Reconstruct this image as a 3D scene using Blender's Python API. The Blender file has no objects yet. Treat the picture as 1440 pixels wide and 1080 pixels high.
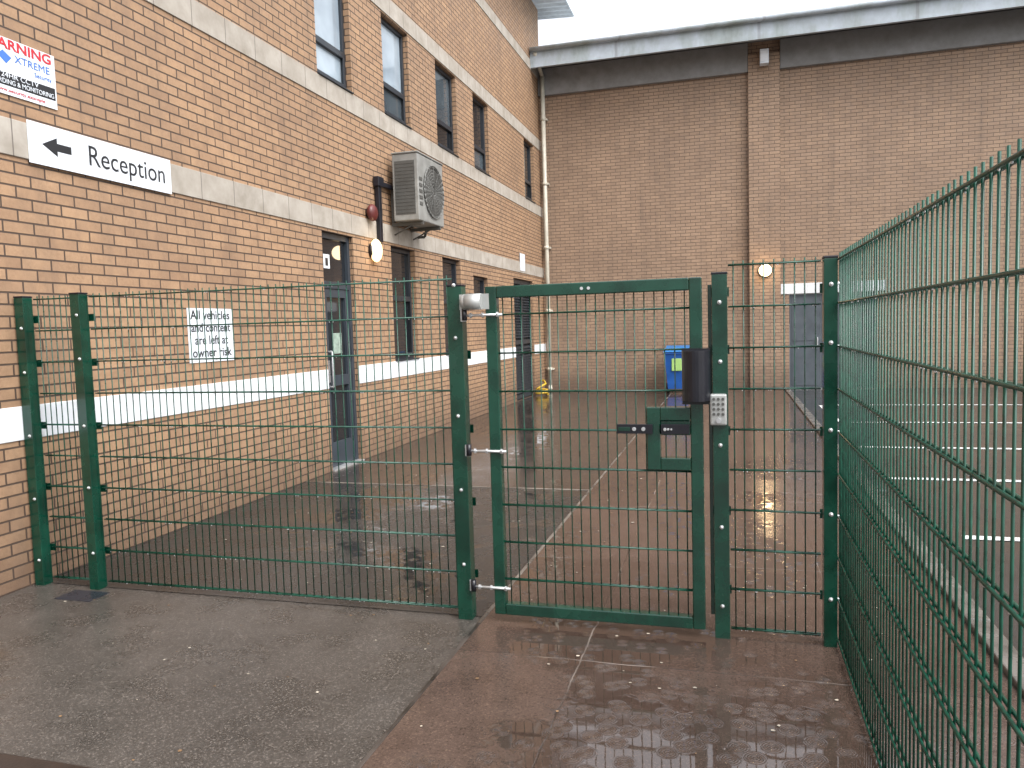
import bpy, bmesh, math, random
from mathutils import Vector, Matrix
random.seed(7)
scene=bpy.context.scene
# ------------------------------------------------------------------ helpers
class MB:
    def __init__(s): s.v=[];s.f=[];s.m=[];s.sm=[]
    def quad(s,pts,m=0):
        b=len(s.v); s.v+= [tuple(p) for p in pts]; s.f.append(tuple(range(b,b+len(pts)))); s.m.append(m); s.sm.append(False)
    def box(s,x0,x1,y0,y1,z0,z1,m=0):
        b=len(s.v)
        s.v+=[(x0,y0,z0),(x1,y0,z0),(x1,y1,z0),(x0,y1,z0),(x0,y0,z1),(x1,y0,z1),(x1,y1,z1),(x0,y1,z1)]
        for f in [(0,3,2,1),(4,5,6,7),(0,1,5,4),(1,2,6,5),(2,3,7,6),(3,0,4,7)]:
            s.f.append(tuple(b+i for i in f)); s.m.append(m); s.sm.append(False)
    def cyl(s,p,q,r,n=8,m=0,r2=None,caps=True,smooth=True):
        p=Vector(p);q=Vector(q);d=(q-p).normalized()
        a=d.orthogonal().normalized();c=d.cross(a)
        b=len(s.v); r2=r if r2 is None else r2
        for P,R in((p,r),(q,r2)):
            for i in range(n):
                t=2*math.pi*i/n; s.v.append(tuple(P+a*R*math.cos(t)+c*R*math.sin(t)))
        for i in range(n):
            j=(i+1)%n; s.f.append((b+i,b+j,b+n+j,b+n+i)); s.m.append(m); s.sm.append(smooth)
        if caps:
            s.f.append(tuple(b+i for i in reversed(range(n)))); s.m.append(m); s.sm.append(False)
            s.f.append(tuple(b+n+i for i in range(n))); s.m.append(m); s.sm.append(False)
    def tube(s,pts,r,n=8,m=0):
        for i in range(len(pts)-1): s.cyl(pts[i],pts[i+1],r,n,m)
    def ell(s,c,rx,ry,rz,m=0,nu=16,nv=10):
        b=len(s.v)
        for j in range(nv+1):
            ph=math.pi*j/nv
            for i in range(nu):
                t=2*math.pi*i/nu
                s.v.append((c[0]+rx*math.sin(ph)*math.cos(t),c[1]+ry*math.sin(ph)*math.sin(t),c[2]+rz*math.cos(ph)))
        for j in range(nv):
            for i in range(nu):
                k=(i+1)%nu
                s.f.append((b+j*nu+i,b+(j+1)*nu+i,b+(j+1)*nu+k,b+j*nu+k)); s.m.append(m); s.sm.append(True)
    def obj(s,name,mats,parent=None,bevel=0):
        me=bpy.data.meshes.new(name); me.from_pydata(s.v,[],s.f)
        for mt in mats: me.materials.append(mt)
        for p,mi,sm in zip(me.polygons,s.m,s.sm): p.material_index=mi; p.use_smooth=sm
        me.update()
        o=bpy.data.objects.new(name,me); scene.collection.objects.link(o)
        if parent: o.parent=parent
        if bevel:
            md=o.modifiers.new("bevel",'BEVEL'); md.width=bevel; md.segments=2; md.limit_method='ANGLE'; md.angle_limit=math.radians(50)
        return o
def empty(name):
    e=bpy.data.objects.new(name,None); scene.collection.objects.link(e); return e

class NT:
    def __init__(s,name):
        s.mat=bpy.data.materials.new(name); s.mat.use_nodes=True
        s.t=s.mat.node_tree; s.b=s.t.nodes["Principled BSDF"]
    def n(s,ty,ins=None,**kw):
        nd=s.t.nodes.new(ty)
        for k,v in kw.items(): setattr(nd,k,v)
        if ins:
            for k,v in ins.items(): s.set(nd.inputs[k],v)
        return nd
    def set(s,inp,v):
        if isinstance(v,bpy.types.NodeSocket): s.t.links.new(v,inp)
        elif isinstance(v,tuple) and len(v)==3 and inp.type=='RGBA': inp.default_value=(*v,1)
        else: inp.default_value=v
    def B(s,**kw):
        for k,v in kw.items(): s.set(s.b.inputs[k.replace('_',' ')],v)
    def math(s,op,a,b=0.0,c=0.0,clamp=False):
        nd=s.n('ShaderNodeMath',operation=op,use_clamp=clamp); s.set(nd.inputs[0],a); s.set(nd.inputs[1],b)
        if op in('MULTIPLY_ADD','SMOOTH_MIN','COMPARE'): s.set(nd.inputs[2],c)
        return nd.outputs[0]
    def mix(s,f,a,b,blend='MIX'):
        nd=s.n('ShaderNodeMix',data_type='RGBA',blend_type=blend); s.set(nd.inputs[0],f); s.set(nd.inputs[6],a); s.set(nd.inputs[7],b); return nd.outputs[2]
    def co(s):
        return s.n('ShaderNodeTexCoord').outputs['Object']
    def xyz(s,c=None):
        nd=s.n('ShaderNodeSeparateXYZ'); s.set(nd.inputs[0],c or s.co()); return nd.outputs
    def comb(s,x,y,z):
        nd=s.n('ShaderNodeCombineXYZ'); s.set(nd.inputs[0],x);s.set(nd.inputs[1],y);s.set(nd.inputs[2],z); return nd.outputs[0]
    def noise(s,vec,scale,detail=2,rough=.55,dist=0):
        return s.n('ShaderNodeTexNoise',{'Vector':vec,'Scale':scale,'Detail':detail,'Roughness':rough,'Distortion':dist}).outputs['Fac']
    def map(s,v,a,b,c=0.0,d=1.0,smooth=False):
        nd=s.n('ShaderNodeMapRange'); nd.interpolation_type='SMOOTHSTEP' if smooth else 'LINEAR'
        for i,x in enumerate((v,a,b,c,d)): s.set(nd.inputs[i],x)
        return nd.outputs[0]
    def bump(s,h,strength,dist,normal=None):
        ins={'Height':h,'Strength':strength,'Distance':dist}
        nd=s.n('ShaderNodeBump',ins)
        if normal is not None: s.set(nd.inputs['Normal'],normal)
        return nd.outputs[0]
def simple(name,col,rough=.5,metal=0,var=.15,vs=6,coat=0,bump=0,bs=60,emit=None,es=0,ior=1.5):
    m=NT(name); c=m.co()
    nz=m.noise(c,vs,3)
    k=m.map(nz,.3,.7,1-var,1+var)
    colr=m.n('ShaderNodeVectorMath',{0:col},operation='SCALE'); m.set(colr.inputs['Scale'],k)
    m.B(Base_Color=colr.outputs[0],Metallic=metal,IOR=ior)
    m.B(Roughness=m.map(nz,.3,.7,max(rough-.08,.02),rough+.08))
    if coat: m.b.inputs['Coat Weight'].default_value=coat; m.b.inputs['Coat Roughness'].default_value=.08
    if bump: m.B(Normal=m.bump(m.noise(c,bs,2),bump,.002))
    if emit: m.B(Emission_Color=emit,Emission_Strength=es)
    return m.mat
# ------------------------------------------------------------------ materials
def brickmat(name,c1,c2,mort,msize=.0065):
    m=NT(name); co=m.co(); x,y,z=m.xyz(co)
    u=m.math('ADD',x,y)
    vec=m.comb(u,z,0.0)
    br=m.n('ShaderNodeTexBrick',{'Vector':vec,'Color1':c1,'Color2':c2,'Mortar':mort,'Scale':1.0,'Mortar Size':msize,'Mortar Smooth':.25,'Bias':-.1,'Brick Width':.225,'Row Height':.075})
    br.offset=.5
    fac=br.outputs['Fac']
    fine=m.noise(co,50,2,.65); mid=m.noise(co,8,2,.6); big=m.noise(co,.7,3,.6)
    col=m.mix(m.map(fine,.3,.72,0,.5),br.outputs['Color'],(c1[0]*.60,c1[1]*.56,c1[2]*.52))
    col=m.mix(m.map(mid,.45,.75,0,.4),col,(c1[0]*1.25,c1[1]*1.25,c1[2]*1.22))
    col=m.mix(m.map(big,.42,.72,0,.30),col,(.15,.10,.072))
    st=m.noise(m.comb(m.math('MULTIPLY',u,3.0),m.math('MULTIPLY',z,.25),0.0),1.3,3,.6)
    col=m.mix(m.map(st,.5,.78,0,.38),col,(.12,.085,.064))
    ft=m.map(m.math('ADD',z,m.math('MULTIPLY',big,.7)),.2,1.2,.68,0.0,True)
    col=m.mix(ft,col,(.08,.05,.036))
    col=m.mix(m.math('MULTIPLY',fac,.94),col,mort)
    m.B(Base_Color=col,Roughness=m.map(mid,.3,.7,.58,.82))
    h=m.math('SUBTRACT',m.math('MULTIPLY',fine,.35),fac)
    m.B(Normal=m.bump(h,.9,.006))
    return m.mat
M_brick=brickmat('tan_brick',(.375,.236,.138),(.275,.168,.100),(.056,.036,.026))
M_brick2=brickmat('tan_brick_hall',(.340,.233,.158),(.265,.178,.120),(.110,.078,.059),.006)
def stonemat(name,col,joint,dirt,w=.45,moss=0):
    m=NT(name); co=m.co(); x,y,z=m.xyz(co); u=m.math('ADD',x,y)
    uu=m.math('DIVIDE',u,w)
    j=m.math('LESS_THAN',m.math('FRACT',uu),.02)
    blk=m.n('ShaderNodeTexWhiteNoise',{'W':m.math('FLOOR',uu)},noise_dimensions='1D').outputs['Value']
    nz=m.noise(co,4,4,.65)
    c=m.mix(m.map(nz,.35,.75,0,dirt),col,(col[0]*.5,col[1]*.47,col[2]*.42))
    c=m.mix(m.math('MULTIPLY',blk,.25),c,(col[0]*.7,col[1]*.68,col[2]*.64))
    if moss:
        mz=m.noise(m.comb(m.math('MULTIPLY',u,1.2),m.math('MULTIPLY',z,.4),0.0),1.5,4,.65)
        c=m.mix(m.map(mz,.45,.7,0,moss),c,(.13,.16,.09))
    c=m.mix(m.math('MULTIPLY',j,joint),c,(.10,.08,.07))
    m.B(Base_Color=c,Roughness=.75)
    return m.mat
M_stone=stonemat('cast_stone_band',(.40,.365,.32),.8,.75)
M_white=stonemat('painted_band',(.70,.73,.77),.15,.35)
M_conc=stonemat('concrete_beam',(.24,.24,.24),.0,.6,3)
M_fascia=stonemat('roof_fascia_metal',(.44,.50,.56),.3,.5,3.0,.55)
M_roof=simple('roof_sheet',(.58,.62,.66),.5,var=.15)
M_frame=simple('dark_frame',(.020,.025,.032),.35)
M_doorg=simple('blue_grey_door',(.032,.041,.052),.4)
M_dark=simple('interior_dark',(.02,.02,.022),.8)
def glassmat(name,col,rough=.04):
    m=NT(name); co=m.co()
    nz=m.noise(co,1.5,3)
    c=m.mix(m.map(nz,.35,.65,0,.6),col,(col[0]*.4,col[1]*.42,col[2]*.45))
    m.B(Base_Color=c,Roughness=rough,IOR=1.75)
    m.B(Normal=m.bump(m.noise(co,2.2,1),.08,.02))
    return m.mat
M_glass=glassmat('window_glass',(.015,.018,.022))
M_glass_sky=glassmat('window_glass_painted_sky',(.36,.43,.49))  # pale base colour paints in the sky reflected by upper panes
M_glassm=glassmat('window_glass_mid',(.08,.10,.115))
M_green=simple('green_powdercoat',(.0015,.036,.021),.25,var=.4,coat=.35,bump=.10,bs=22)
M_greenw=simple('green_wire',(.0025,.050,.030),.3,var=.45,vs=20)
M_steel=simple('galvanised_steel',(.60,.61,.62),.35,metal=.7)
M_black=simple('black_plastic',(.007,.007,.012),.35)
M_silver=simple('lock_alloy',(.42,.43,.42),.42,metal=.4)
M_signw=simple('sign_white',(.68,.72,.77),.35,var=.05)
M_ink=simple('sign_black',(.012,.012,.014),.5)
M_red=simple('sign_red',(.50,.02,.03),.5)
M_blue=simple('sign_blue',(.05,.15,.5),.5)
M_bellred=simple('bell_red',(.10,.018,.016),.4)
M_ac=simple('ac_casing',(.225,.225,.212),.5,var=.2)
M_acg=simple('ac_grille',(.075,.075,.07),.5)
M_acr=simple('ac_wire',(.15,.15,.14),.5)
M_pipe=simple('cream_pipe',(.52,.49,.41),.4)
M_bin=simple('bin_blue',(.008,.075,.30),.4)
M_binlid=simple('bin_lid_blue',(.012,.14,.38),.4)
M_lime=simple('bin_sticker',(.30,.5,.15),.5)
M_yellow=simple('yellow_plastic',(.50,.32,.03),.45)
M_lamp=simple('lamp_glow',(.4,.35,.25),.4,emit=(1,.68,.32),es=3)
M_lampf=simple('lamp_glow_far',(.4,.35,.25),.4,emit=(1,.66,.30),es=9)
M_paint=simple('road_paint',(.62,.62,.61),.35,var=.45,vs=9)
M_kerb=simple('kerb_concrete',(.11,.10,.09),.25,var=.35,vs=5,bump=.4,bs=80)
M_seam=simple('seam_mortar_shine',(.12,.105,.09),.3,var=.7,vs=2.5)  # wet shine on the path edging painted in as a paler colour
M_seamd=simple('seam_mortar_dark',(.055,.045,.039),.35,var=.8,vs=3.5)  # darker tone for the stretch in front of the gate
M_kerbb=simple('kerb_brown',(.028,.018,.014),.35,var=.35,vs=8,bump=.4,bs=80)

def wet(name,cdark,clight,slabs=None,grain=120,pud=.52,ripple=False,base_r=.34,agg=.6,bstr=.6,mic=.0012,und=.0018):
    m=NT(name); co=m.co(); x,y,z=m.xyz(co)
    big=m.noise(co,.55,4,.62,.4); mid=m.noise(co,3.0,4,.65); fine=m.noise(co,grain,2,.75)
    puddle=m.map(m.math('ADD',m.math('MULTIPLY',big,.72),m.math('MULTIPLY',mid,.28)),pud-.02,pud+.04,0,1,True)
    if ripple:
        dx=m.math('DIVIDE',m.math('SUBTRACT',x,-.05),.85); dy=m.math('DIVIDE',m.math('SUBTRACT',y,2.66),.58)
        r2=m.math('ADD',m.math('MULTIPLY',dx,dx),m.math('MULTIPLY',dy,dy))
        blob=m.map(m.math('ADD',r2,m.math('MULTIPLY',m.math('SUBTRACT',mid,.5),3.2)),.65,.90,1,0,True)
        puddle=m.math('MAXIMUM',puddle,blob)
    col=m.mix(m.map(mid,.3,.7,0,1),cdark,clight)
    col=m.mix(m.map(big,.55,.35,0,.5),col,(cdark[0]*.6,cdark[1]*.6,cdark[2]*.6))
    col=m.mix(m.map(fine,.56,.70,0,agg),col,(clight[0]*2.5,clight[1]*2.5,clight[2]*2.5))
    col=m.mix(m.map(fine,.45,.32,0,.6),col,(cdark[0]*.4,cdark[1]*.4,cdark[2]*.4))
    col=m.mix(m.math('MULTIPLY',puddle,.5),col,(cdark[0]*.5,cdark[1]*.5,cdark[2]*.5))
    dry=m.math('SUBTRACT',1.0,puddle)
    h=m.math('MULTIPLY',fine,m.math('MULTIPLY_ADD',dry,mic,.00003))
    h=m.math('ADD',h,m.math('MULTIPLY',m.noise(co,8,2),m.math('MULTIPLY_ADD',dry,und,.0004)))
    if slabs:
        w,l,x0,y0=slabs
        wob=m.math('MULTIPLY',m.math('SUBTRACT',mid,.5),.04)
        vec=m.comb(m.math('ADD',m.math('SUBTRACT',x,x0),wob),m.math('ADD',m.math('SUBTRACT',y,y0),wob),0.0)
        br=m.n('ShaderNodeTexBrick',{'Vector':vec,'Color1':(1.,1.,1.),'Color2':(.55,.5,.48),'Mortar':(.5,.5,.5),'Scale':1.0,'Mortar Size':.005,'Mortar Smooth':.6,'Brick Width':w,'Row Height':l})
        br.offset=0
        col=m.mix(.45,col,m.mix(1.0,col,br.outputs['Color'],'MULTIPLY'))
        jf=br.outputs['Fac']
        foam=m.map(big,.48,.55,0,1,True)
        jc=m.mix(foam,(cdark[0]*.35,cdark[1]*.35,cdark[2]*.35),(.27,.235,.21))
        col=m.mix(m.math('MULTIPLY',jf,m.map(mid,.38,.6,.1,.85)),col,jc)
        h=m.math('ADD',h,m.math('MULTIPLY',jf,-.002))
    rr=m.math('ADD',m.math('MULTIPLY',dry,m.map(mid,.3,.7,base_r-.12,base_r+.08)),m.math('MULTIPLY',puddle,.02))
    m.B(Base_Color=col,Roughness=rr,IOR=m.math('MULTIPLY_ADD',puddle,.38,1.47))
    v2=m.n('ShaderNodeTexVoronoi',{'Vector':co,'Scale':9.0,'Randomness':1.0},voronoi_dimensions='2D').outputs['Distance']
    ring=m.math('MULTIPLY',m.math('SINE',m.math('MULTIPLY',v2,70.0)),m.map(v2,.05,.45,1,0,True))
    h=m.math('ADD',h,m.math('MULTIPLY',m.math('MULTIPLY',ring,puddle),.0013 if ripple else .0004))
    m.B(Normal=m.bump(h,bstr,1.0))
    return m.mat
M_asph=wet('wet_asphalt',(.042,.037,.033),(.080,.070,.062),pud=.55,agg=.9,base_r=.32,mic=.0024)
M_asphd=wet('wet_asphalt_dark',(.020,.019,.018),(.036,.034,.032),pud=.55,base_r=.30,mic=.0016,agg=.6)
M_path=wet('wet_concrete_path',(.064,.042,.033),(.115,.078,.062),slabs=(1.20,1.55,-1.89,.32),grain=110,pud=.50,ripple=True,base_r=.19,agg=.3,mic=.0006,und=.0013)
M_lot=wet('wet_carpark_asphalt',(.028,.027,.0265),(.050,.048,.046),pud=.49,base_r=.20,mic=.0006)
M_court=wet('wet_courtyard',(.034,.027,.023),(.060,.048,.041),pud=.50,base_r=.19,mic=.0007)

# ------------------------------------------------------------------ world and light
w=bpy.data.worlds.new("World"); scene.world=w; w.use_nodes=True
wt=w.node_tree; bg=wt.nodes['Background']
sky=wt.nodes.new('ShaderNodeTexSky'); sky.sky_type='NISHITA'; sky.sun_disc=False
sky.sun_elevation=math.radians(52); sky.sun_rotation=math.radians(120); sky.dust_density=4; sky.air_density=1.0; sky.ozone_density=1
hs=wt.nodes.new('ShaderNodeHueSaturation'); hs.inputs['Saturation'].default_value=.18; hs.inputs['Value'].default_value=1.8
wt.links.new(sky.outputs[0],hs.inputs['Color'])
# overcast luminance rises towards the zenith
tc=wt.nodes.new('ShaderNodeTexCoord'); sp=wt.nodes.new('ShaderNodeSeparateXYZ'); mr=wt.nodes.new('ShaderNodeMapRange')
wt.links.new(tc.outputs['Generated'],sp.inputs[0]); wt.links.new(sp.outputs[2],mr.inputs[0])
mr.inputs[1].default_value=0; mr.inputs[2].default_value=1; mr.inputs[3].default_value=1.0; mr.inputs[4].default_value=2.2
sc=wt.nodes.new('ShaderNodeVectorMath'); sc.operation='SCALE'
wt.links.new(hs.outputs[0],sc.inputs[0]); wt.links.new(mr.outputs[0],sc.inputs['Scale']); wt.links.new(sc.outputs[0],bg.inputs['Color'])
bg.inputs['Strength'].default_value=.15
sl=bpy.data.lights.new('sun','SUN'); sl.energy=.5; sl.angle=math.radians(40); sl.color=(1,.98,.95)
so=bpy.data.objects.new('sun',sl); scene.collection.objects.link(so)
e=math.radians(52);a=math.radians(120)
sd=Vector((math.sin(a)*math.cos(e),math.cos(a)*math.cos(e),math.sin(e)))
so.rotation_euler=(-sd).to_track_quat('-Z','Y').to_euler(); so.location=sd*40

# ------------------------------------------------------------------ ground
def sheet(name,x0,x1,y0,y1,z,mat,parent=None):
    b=MB(); b.quad([(x0,y0,z),(x1,y0,z),(x1,y1,z),(x0,y1,z)]); return b.obj(name,[mat],parent)
sheet('ground',-300,300,-300,300,-.004,M_asph)
sheet('courtyard_asphalt',-4.35,-1.315,3.86,7.12,.000,M_asphd)
sheet('courtyard_paving',-4.35,-1.315,7.12,18.2,.000,M_court)
sheet('footpath',-1.29,1.12,-4,18.2,.004,M_path)
sheet('car_park_road',1.24,40,-6,18.2,.000,M_lot)
b=MB()
y=-4
while y<18.1:
    b.box(1.125,1.235,y,y+.905,-.1,.035); y+=.915
b.obj('path_kerb',[M_kerb],bevel=.008)
b=MB()
b.box(-1.309,-1.291,-4,3.75,-.05,.005,1); b.box(-1.312,-1.291,3.752,18.2,-.05,.006,0); b.box(-4.35,-1.313,7.10,7.135,-.05,.003,0)
b.obj('path_edging_strip',[M_seam,M_seamd],bevel=.002)
b=MB(); b.box(-6,-2.14,1.90,2.14,-.05,.025); b.obj('brown_edging_kerb',[M_kerbb],bevel=.012)
b=MB()
for yy,xs in ((5.94,1.55),(8.04,1.42),(9.97,1.30),(12.35,1.55),(14.8,1.6)):
    b.quad([(xs,yy-.05,.004),(6.4,yy-.05,.004),(6.4,yy+.05,.004),(xs,yy+.05,.004)])
b.quad([(1.50,12.41,.004),(1.58,12.41,.004),(1.58,14.74,.004),(1.50,14.74,.004)])
b.obj('parking_bay_markings',[M_paint])
b=MB(); b.box(-3.98,-3.72,3.62,3.78,-.05,-.0005); b.obj('drain_cover',[simple('drain_iron',(.02,.022,.03),.3)])
# ------------------------------------------------------------------ wall builder
def wall(mb,axis,c,u0,u1,z0,z1,ops,depth,m=0,mr=0):
    """axis 'x': plane x=c facing +x, u=y.  axis 'y': plane y=c facing -y, u=x."""
    us=sorted({u0,u1,*[o[0] for o in ops],*[o[1] for o in ops]}); zs=sorted({z0,z1,*[o[2] for o in ops],*[o[3] for o in ops]})
    P=(lambda u,z,d=0:(c-d,u,z)) if axis=='x' else (lambda u,z,d=0:(u,c+d,z))
    for i in range(len(us)-1):
        for j in range(len(zs)-1):
            a,b_,d,e_=us[i],us[i+1],zs[j],zs[j+1]; mu=(a+b_)/2; mz=(d+e_)/2
            if any(o[0]<mu<o[1] and o[2]<mz<o[3] for o in ops): continue
            mb.quad([P(a,d),P(b_,d),P(b_,e_),P(a,e_)],m)
    for (a,b_,d,e_) in ops:
        mb.quad([P(a,d),P(a,e_),P(a,e_,depth),P(a,d,depth)],mr)
        mb.quad([P(b_,d),P(b_,d,depth),P(b_,e_,depth),P(b_,e_)],mr)
        mb.quad([P(a,e_),P(b_,e_),P(b_,e_,depth),P(a,e_,depth)],mr)
        mb.quad([P(a,d),P(a,d,depth),P(b_,d,depth),P(b_,d)],mr)
WX=-4.35; BY=18.2
up=[(7.77,8.58),(9.48,10.34),(11.38,12.3),(13.17,14.05),(16.65,17.5)]
Z0u,Z1u=4.42,5.72
up_ops=[(a,b_,Z0u,Z1u) for a,b_ in up]
gw=[(9.5,10.3,1.17,2.70),(11.4,12.22,1.17,2.70),(12.9,13.72,2.10,2.50)]
d1=(7.70,8.43,0.0,2.70); d2=(15.5,17.1,0.0,2.60)
RB=empty('reception_building')
mb=MB(); wall(mb,'x',WX,-4,18.3,-.1,9.05,up_ops+gw+[d1,d2],.13)
mb.quad([(WX,-4,-.1),(WX,-4,9.05),(-12,-4,9.05),(-12,-4,-.1)])
mb.quad([(WX,18.3,-.1),(-12,18.3,-.1),(-12,18.3,9.05),(WX,18.3,9.05)])
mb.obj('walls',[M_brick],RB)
b=MB()
def band(y0,y1,z0,z1,m,pr=.012): b.box(WX-.05,WX+pr,y0,y1,z0,z1,m)
band(-4,18.28,2.735,2.965,0); band(-4,18.28,4.175,4.405,0); band(-4,18.28,5.735,5.975,0); band(-4,18.28,7.4,7.62,0)
for a,c in((-4,7.69),(8.44,15.49),(17.11,18.28)): band(a,c,.94,1.155,1,.01)
b.obj('stone_bands',[M_stone,M_white],RB,bevel=.004)
# windows
def window(name,y0,y1,z0,z1,mt,mb_,parent,transom=.36):
    b=MB(); xb=WX-.10; f=.055
    b.box(xb-.03,xb+.03,y0+.004,y0+f,z0+.004,z1-.004); b.box(xb-.03,xb+.03,y1-f,y1-.004,z0+.004,z1-.004)
    b.box(xb-.03,xb+.03,y0+f+.001,y1-f-.001,z0+.004,z0+f); b.box(xb-.03,xb+.03,y0+f+.001,y1-f-.001,z1-f,z1-.004)
    gs=[(z0+f,z1-f)]
    if transom:
        zt=z0+(z1-z0)*transom; b.box(xb-.03,xb+.035,y0+f+.001,y1-f-.001,zt-.035,zt+.035)
        b.box(xb+.031,xb+.045,y0+f-.01,y0+f+.03,z0+f-.01,zt-.036); b.box(xb+.031,xb+.045,y1-f-.03,y1-f+.01,z0+f-.01,zt-.036)
        b.box(xb+.031,xb+.045,y0+f+.031,y1-f-.031,z0+f-.01,z0+f+.03)
        gs=[(z0+f,zt-.035),(zt+.035,z1-f)]
    mm=[mb_,mt] if transom else [mt]
    for k,(a,c) in enumerate(gs):
        b.quad([(xb-.005,y0+f,a),(xb-.005,y1-f,a),(xb-.005,y1-f,c),(xb-.005,y0+f,c)],1+k)
    b.box(WX-.09,WX+.03,y0+.003,y1-.003,z0-.012,z0+.003,0) 
    return b.obj(name,[M_frame]+mm,parent,bevel=.003)
gm=[(M_glass_sky,M_glass_sky),(M_glass_sky,M_glassm),(M_glassm,M_glass),(M_glass,M_glassm),(M_glass,M_glass)]
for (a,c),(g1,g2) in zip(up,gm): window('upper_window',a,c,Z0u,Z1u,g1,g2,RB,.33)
window('ground_window',*gw[0],M_glass,M_glass,RB,.55)
window('ground_window',*gw[1],M_glass,M_glass,RB,.55)
window('high_window',*gw[2],M_glass,M_glass,RB,0)
# glazed door
b=MB(); xb=WX-.09; y0,y1,z0,z1=d1
b.box(xb-.04,xb+.04,y0+.003,y0+.06,0.005,z1-.003); b.box(xb-.04,xb+.04,y1-.06,y1-.003,.005,z1-.003)
b.box(xb-.04,xb+.04,y0+.061,y1-.061,z1-.065,z1-.003); b.box(xb-.04,xb+.04,y0+.061,y1-.061,2.07,2.15)
b.box(xb-.03,xb+.03,y0+.063,y0+.15,.02,2.065); b.box(xb-.03,xb+.03,y1-.15,y1-.063,.02,2.065)
b.box(xb-.03,xb+.03,y0+.151,y1-.151,1.97,2.065); b.box(xb-.03,xb+.03,y0+.151,y1-.151,.95,1.07); b.box(xb-.03,xb+.03,y0+.151,y1-.151,.02,.30)
b.quad([(xb,y0+.06,2.15),(xb,y1-.06,2.15),(xb,y1-.06,z1-.06),(xb,y0+.06,z1-.06)],1)
b.quad([(xb,y0+.15,1.07),(xb,y1-.15,1.07),(xb,y1-.15,1.97),(xb,y0+.15,1.97)],1)
b.quad([(xb,y0+.15,.3),(xb,y1-.15,.3),(xb,y1-.15,.95),(xb,y0+.15,.95)],1)
b.box(xb+.004,xb+.006,y0+.16,y0+.30,2.30,2.46,2); b.box(xb+.004,xb+.006,y0+.28,y0+.5,1.32,1.56,5); b.box(xb+.006,xb+.008,y0+.20,y0+.26,2.33,2.42,4)
b.box(xb+.031,xb+.04,y0+.08,y0+.14,1.0,1.25,3); b.tube([(xb+.04,y0+.11,.95),(xb+.09,y0+.11,.95),(xb+.09,y0+.11,1.35),(xb+.04,y0+.11,1.35)],.012,8,3)
b.box(WX-.12,WX+.03,y0+.004,y1-.004,-.02,.018,3)
b.obj('glazed_door',[M_doorg,M_glass,M_signw,M_steel,M_ink,simple('door_poster',(.25,.32,.27),.4,var=.4,vs=20)],RB,bevel=.002)
# louvred plant doors
b=MB(); y0,y1,z0,z1=d2; ym=(y0+y1)/2
for a,c in((y0+.01,ym-.005),(ym+.005,y1-.01)):
    b.box(xb-.03,xb+.03,a,a+.07,.02,z1-.01); b.box(xb-.03,xb+.03,c-.07,c,.02,z1-.01)
    for zz in(.02,1.2,z1-.1): b.box(xb-.03,xb+.03,a+.071,c-.071,zz,zz+.09)
    z=.14
    while z<z1-.13:
        if not 1.12<z<1.3:
            b.quad([(xb+.025,a+.07,z),(xb+.025,c-.07,z),(xb-.02,c-.07,z+.055),(xb-.02,a+.07,z+.055)])
        z+=.06
    b.quad([(xb-.025,a,.02),(xb-.025,c,.02),(xb-.025,c,z1),(xb-.025,a,z1)],1)
b.obj('louvred_doors',[simple('louvre_paint',(.025,.031,.038),.4),M_dark],RB)
b=MB(); b.box(WX+.013,WX+.02,16.0,16.4,2.78,3.15); b.obj('door_notice',[M_signw],RB)
# roof with overhanging corrugated eaves
b=MB(); xo=-3.58
b.box(xo-.03,xo,-4,18.9,9.02,9.22,0)
n=380; step=22.9/n
prev=None
for i in range(n+1):
    yy=-4+i*step; zz=9.03+.022*(1 if (i//2)%2 else -1)
    cur=[(xo-.03,yy,zz),(WX-.3,yy,zz+.06)]
    if prev: b.quad([prev[0],prev[1],cur[1],cur[0]],0)
    prev=cur
b.quad([(xo,-4,9.22),(xo,18.9,9.22),(-12,18.9,10.6),(-12,-4,10.6)],0)
b.box(-12,xo-.04,18.86,18.9,9.07,9.2,0)
b.obj('roof_eaves',[M_roof],RB)

# ---------------- sports hall at the back
HB=empty('hall_building')
PX0,PX1=.40,1.06; DX0,DX1=1.24,3.05; PR=.13
mb=MB(); wall(mb,'y',BY,WX,15,-.1,7.9,[(DX0,DX1,0.0,2.12)],.12)
mb.quad([(15,BY,-.1),(15,30,-.1),(15,30,7.9),(15,BY,7.9)])
def pil(x0,x1,pr=PR):
    y=BY-pr
    mb.quad([(x0,y,-.1),(x1,y,-.1),(x1,y,7.35),(x0,y,7.35)]); mb.quad([(x0,BY,-.1),(x0,y,-.1),(x0,y,7.35),(x0,BY,7.35)]); mb.quad([(x1,y,-.1),(x1,BY,-.1),(x1,BY,7.35),(x1,y,7.35)])
    mb.quad([(x0,y,7.35),(x1,y,7.35),(x1,BY,7.35),(x0,BY,7.35)])
pil(PX0,PX1); pil(7.4,8.06); pil(14.2,14.9)
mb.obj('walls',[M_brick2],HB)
b=MB(); segs=[(WX+.002,PX0-.003),(PX1+.003,7.397),(8.063,14.197)]
for a,c in segs: b.box(a,c,BY-.10,BY+.05,7.0,7.62)
b.obj('concrete_beam',[M_conc],HB,bevel=.01)
b=MB()
b.box(WX-.0+.003,15.4,BY-.78,BY-.70,7.44,7.86,0)
b.box(WX+.003,15.4,BY-.695,BY+.3,7.64,7.67,1)
b.cyl((WX+.02,BY-.84,7.82),(15.4,BY-.84,7.82),.05,10,0)
b.quad([(WX+.003,BY-.76,7.865),(15.4,BY-.76,7.865),(15.4,30,8.3),(WX+.003,30,8.3)],0)
b.obj('roof_fascia',[M_fascia,M_conc],HB)
b=MB(); b.box(PX1+.003,DX1+.15,BY-.02,BY+.02,2.125,2.35); b.obj('door_lintel',[M_white],HB,bevel=.003)
b=MB()
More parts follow.
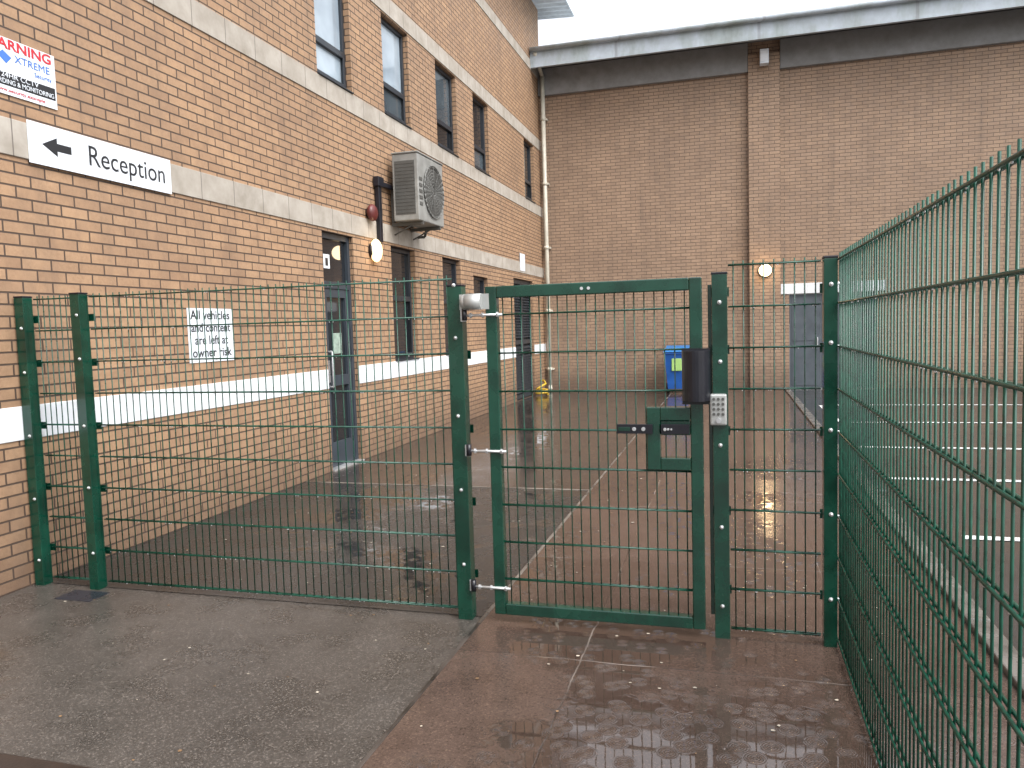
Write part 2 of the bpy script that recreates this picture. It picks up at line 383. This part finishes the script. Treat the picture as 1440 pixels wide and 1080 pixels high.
for a,c in((DX0+.01,DX0+.66),(DX0+.665,DX0+1.0),(DX0+1.005,DX1-.01)):
    b.box(a,c,BY+.05,BY+.09,.02,2.11); b.box(a+.05,c-.05,BY+.042,BY+.05,.08,1.0); b.box(a+.05,c-.05,BY+.042,BY+.05,1.08,2.03)
b.box(DX0+.58,DX0+.60,BY+.0,BY+.04,.95,1.15,1); b.box(DX0+1.08,DX0+1.1,BY+.0,BY+.04,.95,1.15,1)
b.obj('steel_doors',[simple('hall_door_grey',(.065,.078,.092),.4),M_steel],HB,bevel=.003)

# drainpipe
b=MB(); px,py=WX+.13,BY-.16
b.cyl((px,py,.12),(px,py,7.42),.05,12); b.tube([(px,py,7.42),(px,py-.45,7.62),(px,BY-.80,7.75)],.045,10)
for z in(.5,1.9,3.4,4.9,6.4): b.cyl((px,py,z),(px,py,z+.08),.058,12); b.box(px-.08,px+.08,py+.03,py+.15,z+.02,z+.06)
b.tube([(px,py,.14),(px+.03,py-.12,.04)],.05,10)
b.obj('drainpipe',[M_pipe])
# floodlight on pilaster head
b=MB(); fx,fy=.73,BY-PR
b.box(fx-.09,fx+.09,fy-.26,fy-.06,7.06,7.36,0); b.box(fx-.07,fx+.07,fy-.272,fy-.261,7.10,7.32,1); b.box(fx-.03,fx+.03,fy-.06,fy,7.17,7.27,0)
b.obj('wall_floodlight',[M_roof,M_white],bevel=.01)
# round bulkhead lamps (lit in the photograph)
b=MB(); b.cyl((.73,BY-PR,2.66),(.73,BY-PR-.045,2.66),.15,24,0); b.ell((.73,BY-PR-.06,2.66),.135,.09,.135,1,12,8); bo=b.obj('bulkhead_lamp',[M_black,M_lampf])
b=MB(); ly,lz=8.93,2.58
b.cyl((WX,ly,lz),(WX+.05,ly,lz),.10,24,0); b.ell((WX+.06,ly,lz),.075,.095,.145,1,12,8); bn=b.obj('bulkhead_lamp',[M_black,M_lamp])
for par,loc,en in((bo,(.73,BY-PR-.34,2.66),10),(bn,(WX+.28,ly,lz),4)):
    pl=bpy.data.lights.new('bulb','POINT'); pl.energy=en; pl.color=(1,.72,.42); pl.shadow_soft_size=.09
    po=bpy.data.objects.new('bulb',pl); scene.collection.objects.link(po); po.location=loc; po.parent=par
# alarm bell
b=MB(); b.cyl((WX+.0,8.85,3.04),(WX+.05,8.85,3.04),.06,16,1); b.ell((WX+.07,8.85,3.04),.06,.105,.105,0); b.obj('alarm_bell',[M_bellred,M_black])
# black cable trunking
b=MB(); b.box(WX+.013,WX+.07,9.06,9.14,2.70,3.48); b.box(WX+.013,WX+.09,9.02,9.18,3.40,3.52); b.box(WX+.015,WX+.065,9.16,9.52,3.42,3.48)
b.cyl((WX+.04,9.1,2.72),(WX+.04,8.97,2.60),.02,8); b.obj('cable_trunking',[M_black],bevel=.006)
# ------------------------------------------------------------------ air conditioner
AC=empty('air_conditioning_unit')
ax0,ax1,ay0,ay1,az0,az1=WX+.10,WX+.46,9.42,10.32,3.0,3.86
b=MB(); b.box(ax0,ax1,ay0,ay1,az0,az1); b.box(ax0-.01,ax1+.012,ay0-.012,ay1+.012,az1+.001,az1+.025); b.obj('casing',[M_ac],AC,bevel=.02)
b=MB(); cy,cz=ay0+.52,(az0+az1)/2
fx=ax1+.006
b.cyl((ax1+.002,cy,cz),(ax1+.004,cy,cz),.345,40,1)
for r in [.05,.09,.13,.17,.21,.25,.29,.33,.35]:
    pts=[(fx+.012,cy+r*math.cos(t*2*math.pi/32),cz+r*math.sin(t*2*math.pi/32)) for t in range(33)]
    b.tube(pts,.003 if r<.34 else .009,5,0)
for k in range(12):
    t=k*math.pi/6; b.cyl((fx+.012,cy+.04*math.cos(t),cz+.04*math.sin(t)),(fx+.012,cy+.34*math.cos(t),cz+.34*math.sin(t)),.0025,5,0)
for k in range(3):
    t=k*2*math.pi/3+.3
    b.quad([(fx,cy,cz),(fx+.005,cy+.28*math.cos(t),cz+.28*math.sin(t)),(fx,cy+.30*math.cos(t+.6),cz+.30*math.sin(t+.6))],1)
b.obj('fan_grille',[M_acr,M_acg],AC)
b=MB()
for i in range(15):
    z=az0+.10+i*.045; b.box(ax0+.04,ax1-.05,ay0-.008,ay0-.001,z,z+.02,0)
b.box(ax0+.035,ax1-.045,ay0-.0045,ay0-.0015,az0+.08,az1-.09,0)
for i in range(5):
    b.box(ax1+.001,ax1+.008,ay0+.03,ay0+.13,az0+.2+i*.08,az0+.24+i*.08,0)
b.obj('side_louvres',[M_acg],AC)
b=MB()
for yy in(ay0+.12,ay1-.16):
    b.box(WX+.013,ax1+.0,yy,yy+.04,az0-.045,az0-.003); b.box(WX+.013,WX+.05,yy,yy+.04,az0-.04+.045,az0+.45); b.cyl((WX+.04,yy+.02,az0-.16),(ax1-.14,yy+.02,az0-.03),.010,6)
b.tube([(ax0+.1,ay1-.02,az0+.2),(ax0+.1,ay1+.08,az0+.15),(ax0+.02,ay1+.1,az0-.1),(WX+.02,ay1+.1,az0-.1)],.02,8)
b.obj('bracket',[M_acg],AC)

# ------------------------------------------------------------------ signs
def text(s,y,z,size,mat,parent,x,align='LEFT',width=None,name='lettering',off=0):
    c=bpy.data.curves.new(name,'FONT'); c.body=s; c.size=size; c.align_x=align; c.align_y='CENTER'; c.extrude=.0008; c.resolution_u=4; c.offset=off
    o=bpy.data.objects.new(name,c); scene.collection.objects.link(o); c.materials.append(mat)
    o.rotation_euler=(math.pi/2,0,math.pi/2); o.location=(x,y,z); o.parent=parent
    if width:
        bpy.context.view_layer.update(); k=width/max(o.dimensions.x,1e-4); o.scale=(k,1,1)
    return o
S=empty('reception_sign'); sx=WX+.013
b=MB(); b.box(sx,sx+.008,4.0,5.31,2.715,2.985); b.obj('panel',[M_signw],S,bevel=.002)
text('Reception',4.47,2.85,.20,M_ink,S,sx+.0095,width=.75)
b=MB(); X=sx+.0092; yc=2.853
b.quad([(X,4.10,yc),(X,4.22,yc-.062),(X,4.22,yc-.026),(X,4.335,yc-.026),(X,4.335,yc+.026),(X,4.22,yc+.026),(X,4.22,yc+.062)]); b.obj('arrow',[M_ink],S)
S=empty('security_warning_sign'); sx=WX+.002
b=MB(); b.box(sx,sx+.008,3.70,4.255,3.11,3.46,0); b.quad([(sx+.009,3.71,3.165),(sx+.009,4.245,3.165),(sx+.009,4.245,3.245),(sx+.009,3.71,3.245)],1)
b.quad([(sx+.009,3.83,3.345),(sx+.009,3.89,3.30),(sx+.009,3.93,3.345),(sx+.009,3.87,3.38)],2)
b.obj('panel',[M_signw,M_ink,M_blue],S)
text('WARNING',3.98,3.42,.085,M_red,S,sx+.010,'CENTER',.50,off=.002)
text('XTREME',3.95,3.345,.065,M_blue,S,sx+.010,'LEFT',.26)
text('Security',4.09,3.29,.04,M_blue,S,sx+.010,'LEFT',.13)
text('24HR CCTV',3.98,3.228,.045,M_signw,S,sx+.0115,'CENTER',.27)
text('RECORDING & MONITORING',3.98,3.188,.042,M_signw,S,sx+.0115,'CENTER',.5)
text('www.security.example',3.98,3.138,.03,M_red,S,sx+.010,'CENTER',.36)
S=empty('vehicle_risk_sign')
b=MB(); b.box(sx,sx+.006,5.42,6.01,1.345,1.805); b.obj('panel',[M_signw],S)
for i,t in enumerate(['All vehicles','and content','are left at','owner risk']):
    text(t,5.715,1.745-i*.107,.108,M_ink,S,sx+.0075,'CENTER',.52 if i!=2 else .44,off=.0012)

# ------------------------------------------------------------------ fences
ZH=[.03+.2*i for i in range(10)]
def mesh_x(b,x0,x1,Y,zs,zt,zb,inset=0,sp=.05):
    n=int((x1-x0)/sp)
    for i in range(n+1):
        x=x0+(x1-x0)*(i+.5)/(n+1); dx=random.uniform(-.0012,.0012)
        b.cyl((x,Y,zb),(x+dx,Y+random.uniform(-.001,.001),zt),.0033,6)
    for z in zs:
        for s in(-1,1): b.cyl((x0,Y+s*.0075,z),(x1,Y+s*.0075,z+random.uniform(-.002,.002)),.0045,6)
def post(b,x0,x1,y0,y1,zt,bolts=True,side=None):
    b.box(x0,x1,y0,y1,-.06,zt,0); b.box(x0-.002,x1+.002,y0-.002,y1+.002,zt+.0005,zt+.010,1)
def bolt(b,x,y,z,ax='y',s=1):
    if ax=='y':
        b.cyl((x,y,z),(x,y-.004,z),.010,12,2); b.ell((x,y-.006,z),.007,.006,.007,2,8,6)
    else:
        b.cyl((x,y,z),(x+.004*s,y,z),.010,12,2); b.ell((x+.006*s,y,z),.006,.007,.007,2,8,6)
F=empty('green_mesh_fence')
b=MB()
posts=[(-4.335,-4.265,1.84),(-3.90,-3.83,1.845),(-1.435,-1.355,1.785),(-.09,-.018,1.785),(.41,.47,1.835)]
for x0,x1,zt in posts: post(b,x0,x1,3.81,3.88,zt)
for k,(x0,x1,zt) in enumerate(posts):
    for z in(.22,.62,1.02,1.42,1.70): bolt(b,(x0+x1)/2+(.012 if x0<-3 else .0)+random.uniform(-.002,.002),3.81,z+(k%3)*.07-.05+random.uniform(-.01,.01))
b.box(-.11,-.092,3.868,3.885,.10,1.74,0)
o=b.obj('posts',[M_green,M_black,M_steel],F,bevel=.004)
b=MB()
mesh_x(b,-4.26,-3.905,3.893,ZH,1.85,.02); mesh_x(b,-3.825,-1.44,3.893,ZH,1.85,.02); mesh_x(b,-.014,.405,3.893,ZH,1.85,.02)
b.obj('mesh_panels',[M_greenw],F)
b=MB() # clamp bars behind each post line
for x0,x1,zt in posts:
    for z in(.2,.6,1.0,1.4,1.68): b.box(x0-.008,x1+.008,3.905,3.911,z,z+.045)
b.obj('clamps',[M_green],F)
# side fence running towards the camera
F2=empty('green_mesh_fence')
FX=.483
b=MB()
y=-1.2; i=0
while y<3.86:
    b.cyl((FX,y,.02),(FX+random.uniform(-.001,.001),y+random.uniform(-.0015,.0015),1.86),.0034,8); y+=.05
for z in ZH:
    for s in(-1,1): b.cyl((FX+s*.008,-1.25,z),(FX+s*.008,3.875,z),.0048,8)
b.obj('mesh_panels',[M_greenw],F2)
b=MB()
for yy in(1.14,-1.3): post(b,.415,.475,yy,yy+.06,1.835)
for z in(.23,.63,1.03,1.43,1.72): bolt(b,.47,3.84,z,'x'); bolt(b,.475,1.17,z,'x')
b.obj('posts',[M_green,M_black,M_steel],F2,bevel=.004)
# rain beads
b=MB()
def bead(x,y,z,r):
    b.ell((x,y,z),r,r,r*1.25,0,6,4)
for z in ZH:
    for k in range(34): bead(FX+random.choice((-.007,.007)),random.uniform(1.25,3.85),z-.0065,random.uniform(.0018,.003))
    for k in range(26): bead(random.uniform(-3.8,-1.45),3.886,z-.0065,random.uniform(.002,.0032))
    for k in range(6): bead(random.uniform(0,.4),3.886,z-.0065,random.uniform(.002,.003))
mw=NT('water_bead'); mw.B(Base_Color=(.75,.78,.8),Roughness=.03,IOR=1.5)
b.obj('rain_droplets',[mw.mat])

# ------------------------------------------------------------------ gate
G=empty('green_mesh_gate')
gx0,gx1,gz0,gz1=-1.222,-.135,.045,1.775; t=.06; gy0,gy1=3.795,3.85
b=MB()
b.box(gx0,gx0+t,gy0,gy1,gz0,gz1); b.box(gx1-t,gx1,gy0,gy1,gz0,gz1)
b.box(gx0+t+.0005,gx1-t-.0005,gy0,gy1,gz1-t,gz1); b.box(gx0+t+.0005,gx1-t-.0005,gy0,gy1,gz0,gz0+t)
b.obj('frame',[M_green],G,bevel=.005)
b=MB(); mesh_x(b,gx0+t,gx1-t,3.832,[z for z in ZH if gz0+t<z<gz1-t],gz1-t+.01,gz0+t-.01); b.obj('mesh_infill',[M_greenw],G)
b=MB() # lock housing frame
lx0,lx1,lz0,lz1=-.405,gx1-t-.001,.84,1.15; 
b.box(lx0,lx0+.065,3.79,3.852,lz0,lz1); b.box(lx0+.0655,lx1,3.79,3.852,lz0,lz0+.06); b.box(lx0+.0655,lx1,3.79,3.852,1.085,lz1); b.box(lx0+.0655,lx1,3.80,3.852,1.012,1.0845)
b.obj('lock_housing',[M_green],G,bevel=.004)
b=MB()
b.box(-.55,-.375,3.772,3.788,1.022,1.068,0); b.box(-.335,-.20,3.772,3.799,1.022,1.068,0)
b.box(-.545,-.485,3.770,3.772,1.035,1.055,1)
for x in(-.465,-.42): b.cyl((x,3.772,1.045),(x,3.768,1.045),.010,12,2)
b.cyl((-.315,3.772,1.045),(-.315,3.760,1.045),.008,10,2); b.cyl((-.30,3.772,1.045),(-.30,3.765,1.045),.006,10,2); b.cyl((-.285,3.772,1.045),(-.285,3.765,1.045),.005,10,2)
b.obj('slide_bolt',[M_black,M_green,M_steel],G,bevel=.002)
b=MB() # black weather shroud
n=14; x0,x1=-.232,-.098; zc0,zc1=1.185,1.425
outer=[]
for i in range(n+1):
    tt=math.pi*i/n
    outer.append(((x0+x1)/2-(x1-x0)/2*math.cos(tt),3.793-.085*math.sin(tt)))
for i in range(n):
    a,c=outer[i],outer[i+1]
    b.quad([(a[0],a[1],zc0),(c[0],c[1],zc0),(c[0],c[1],zc1),(a[0],a[1],zc1)]); b.sm[-1]=True
b.quad([(p[0],p[1],zc1) for p in outer]); b.quad([(p[0],p[1],zc0) for p in reversed(outer)])
b.box(x0,x1,3.786,3.794,zc0-.02,zc1+.01)
b.obj('lock_shroud',[M_black],G)
b=MB() # hinges, closer
for z in(.19,.92,1.63):
    b.box(-1.36,-1.33,3.80,3.808,z-.03,z+.03,0)
    b.cyl((-1.345,3.79,z),(-1.13,3.79,z),.007,10,0)
    b.cyl((-1.335,3.79,z-.025),(-1.335,3.79,z+.035),.014,12,1)
    for x in(-1.30,-1.235,-1.155): b.cyl((x-.005,3.79,z),(x+.005,3.79,z),.014,6,0,smooth=False)
b.cyl((-1.325,3.785,1.70),(-1.235,3.785,1.70),.042,20,2); b.ell((-1.325,3.785,1.70),.03,.042,.042,2)
b.box(-1.36,-1.20,3.79,3.80,1.660,1.740,2)
for x in(-.68,-.715): b.cyl((x,gy0,gz1-.03),(x,gy0-.006,gz1-.03),.008,10,0)
b.obj('hinges',[M_steel,M_black,M_silver],G)
K=empty('keypad_lock'); b=MB()
kx0,kx1,kz0,kz1=-.102,-.024,1.065,1.215
b.box(kx0,kx1,3.768,3.8085,kz0,kz1,0); b.obj('body',[M_silver],K,bevel=.008)
b=MB()
for i in range(3):
    for j in range(4): b.cyl((kx0+.018+i*.021,3.768,kz0+.055+j*.024),(kx0+.018+i*.021,3.762,kz0+.055+j*.024),.007,12,0)
b.cyl((kx0+.04,3.768,kz0+.025),(kx0+.04,3.752,kz0+.025),.012,14,1)
b.obj('buttons',[M_acg,M_steel],K)

# ------------------------------------------------------------------ wheelie bin
W_=empty('wheelie_bin'); bx,by=-1.17,17.55
b=MB()
lv=[(.10,.20,.22),(.55,.235,.26),(.90,.265,.30)]
rings=[[(bx-hw,by-hd,z),(bx+hw,by-hd,z),(bx+hw,by+hd,z),(bx-hw,by+hd,z)] for z,hw,hd in lv]
for a,c in zip(rings,rings[1:]):
    for i in range(4): j=(i+1)%4; b.quad([a[i],a[j],c[j],c[i]])
b.quad(list(reversed(rings[0]))); b.quad(rings[-1]); b.box(bx-.28,bx+.28,by-.315,by+.315,.87,.915)
b.box(bx-.11,bx+.11,by-.29,by-.262,.50,.78,1)
b.obj('body',[M_bin,M_lime],W_,bevel=.012)
b=MB(); L=[(bx-.29,by-.33,.925),(bx+.29,by-.33,.925),(bx+.29,by+.34,.97),(bx-.29,by+.34,.97)]; T=[(bx-.25,by-.28,.975),(bx+.25,by-.28,.975),(bx+.25,by+.28,1.05),(bx-.25,by+.28,1.05)]
for i in range(4): j=(i+1)%4; b.quad([L[i],L[j],T[j],T[i]])
b.quad(T); b.quad(list(reversed(L))); b.obj('lid',[M_binlid],W_,bevel=.01)
b=MB()
for s in(-1,1): b.cyl((bx+s*.20,by+.22,.10),(bx+s*.26,by+.22,.10),.10,18,0)
b.cyl((bx-.2,by+.22,.1),(bx+.2,by+.22,.1),.015,8,0); b.cyl((bx-.24,by+.37,.96),(bx+.24,by+.37,.96),.017,8,0)
b.obj('wheels_and_handle',[M_black],W_)
# yellow hose by the downpipe
b=MB(); pts=[]
for i in range(60):
    t_=i/59; an=t_*math.pi*5; r=.14-.02*t_
    pts.append((-4.15+r*math.cos(an),16.9+r*math.sin(an)*1.0,.03+.025*an/ math.pi))
pts+=[(-4.1,17.1,.26),(-4.2,17.3,.32),(-4.3,17.4,.30)]
b.tube(pts,.022,7); b.obj('coiled_hose',[M_yellow])
# ------------------------------------------------------------------ small litter on the ground
b=MB()
for i in range(260):
    if random.random()<.5: x=random.uniform(-4,-1.35);y=random.uniform(2.2,8)
    else: x=random.uniform(-1.2,1.0);y=random.uniform(2.3,9)
    if abs(y-3.85)<.04: continue
    zz=.0085 if x>-1.3 else (.0025 if y>3.86 else -.0015)
    r=random.uniform(.003,.011)*(1.4 if random.random()<.15 else 1); k=random.randint(5,8); ph=random.random()*6; el=random.uniform(.5,1)
    P=[(x+r*math.cos(ph+t*2*math.pi/k)*random.uniform(.7,1.1),y+el*r*math.sin(ph+t*2*math.pi/k)*random.uniform(.7,1.1),zz) for t in range(k)]
    b.quad(P,random.choice((0,0,1)))
b.obj('fallen_leaf_litter',[simple('litter_pale',(.42,.38,.31),.6,var=.4),simple('litter_brown',(.20,.12,.06),.6,var=.4)])

# ------------------------------------------------------------------ camera
f=1080; psi=math.atan(311/1083); p=math.atan(79/1080); rho=.03; h=1.56
R=Vector((math.cos(psi),math.sin(psi),0)); Fh=Vector((-math.sin(psi),math.cos(psi),0)); Z=Vector((0,0,1))
fw=Fh*math.cos(p)-Z*math.sin(p); upv=Fh*math.sin(p)+Z*math.cos(p)
cr=R*math.cos(rho)-upv*math.sin(rho); cu=upv*math.cos(rho)+R*math.sin(rho)
M=Matrix(((cr.x,cu.x,-fw.x,0),(cr.y,cu.y,-fw.y,0),(cr.z,cu.z,-fw.z,h),(0,0,0,1)))
cd=bpy.data.cameras.new('camera'); cd.sensor_width=36; cd.lens=27.0; cd.clip_start=.05; cd.clip_end=1000
co=bpy.data.objects.new('camera',cd); scene.collection.objects.link(co); co.matrix_world=M; scene.camera=co
scene.view_settings.view_transform='Standard'; scene.view_settings.look='None'; scene.view_settings.exposure=0
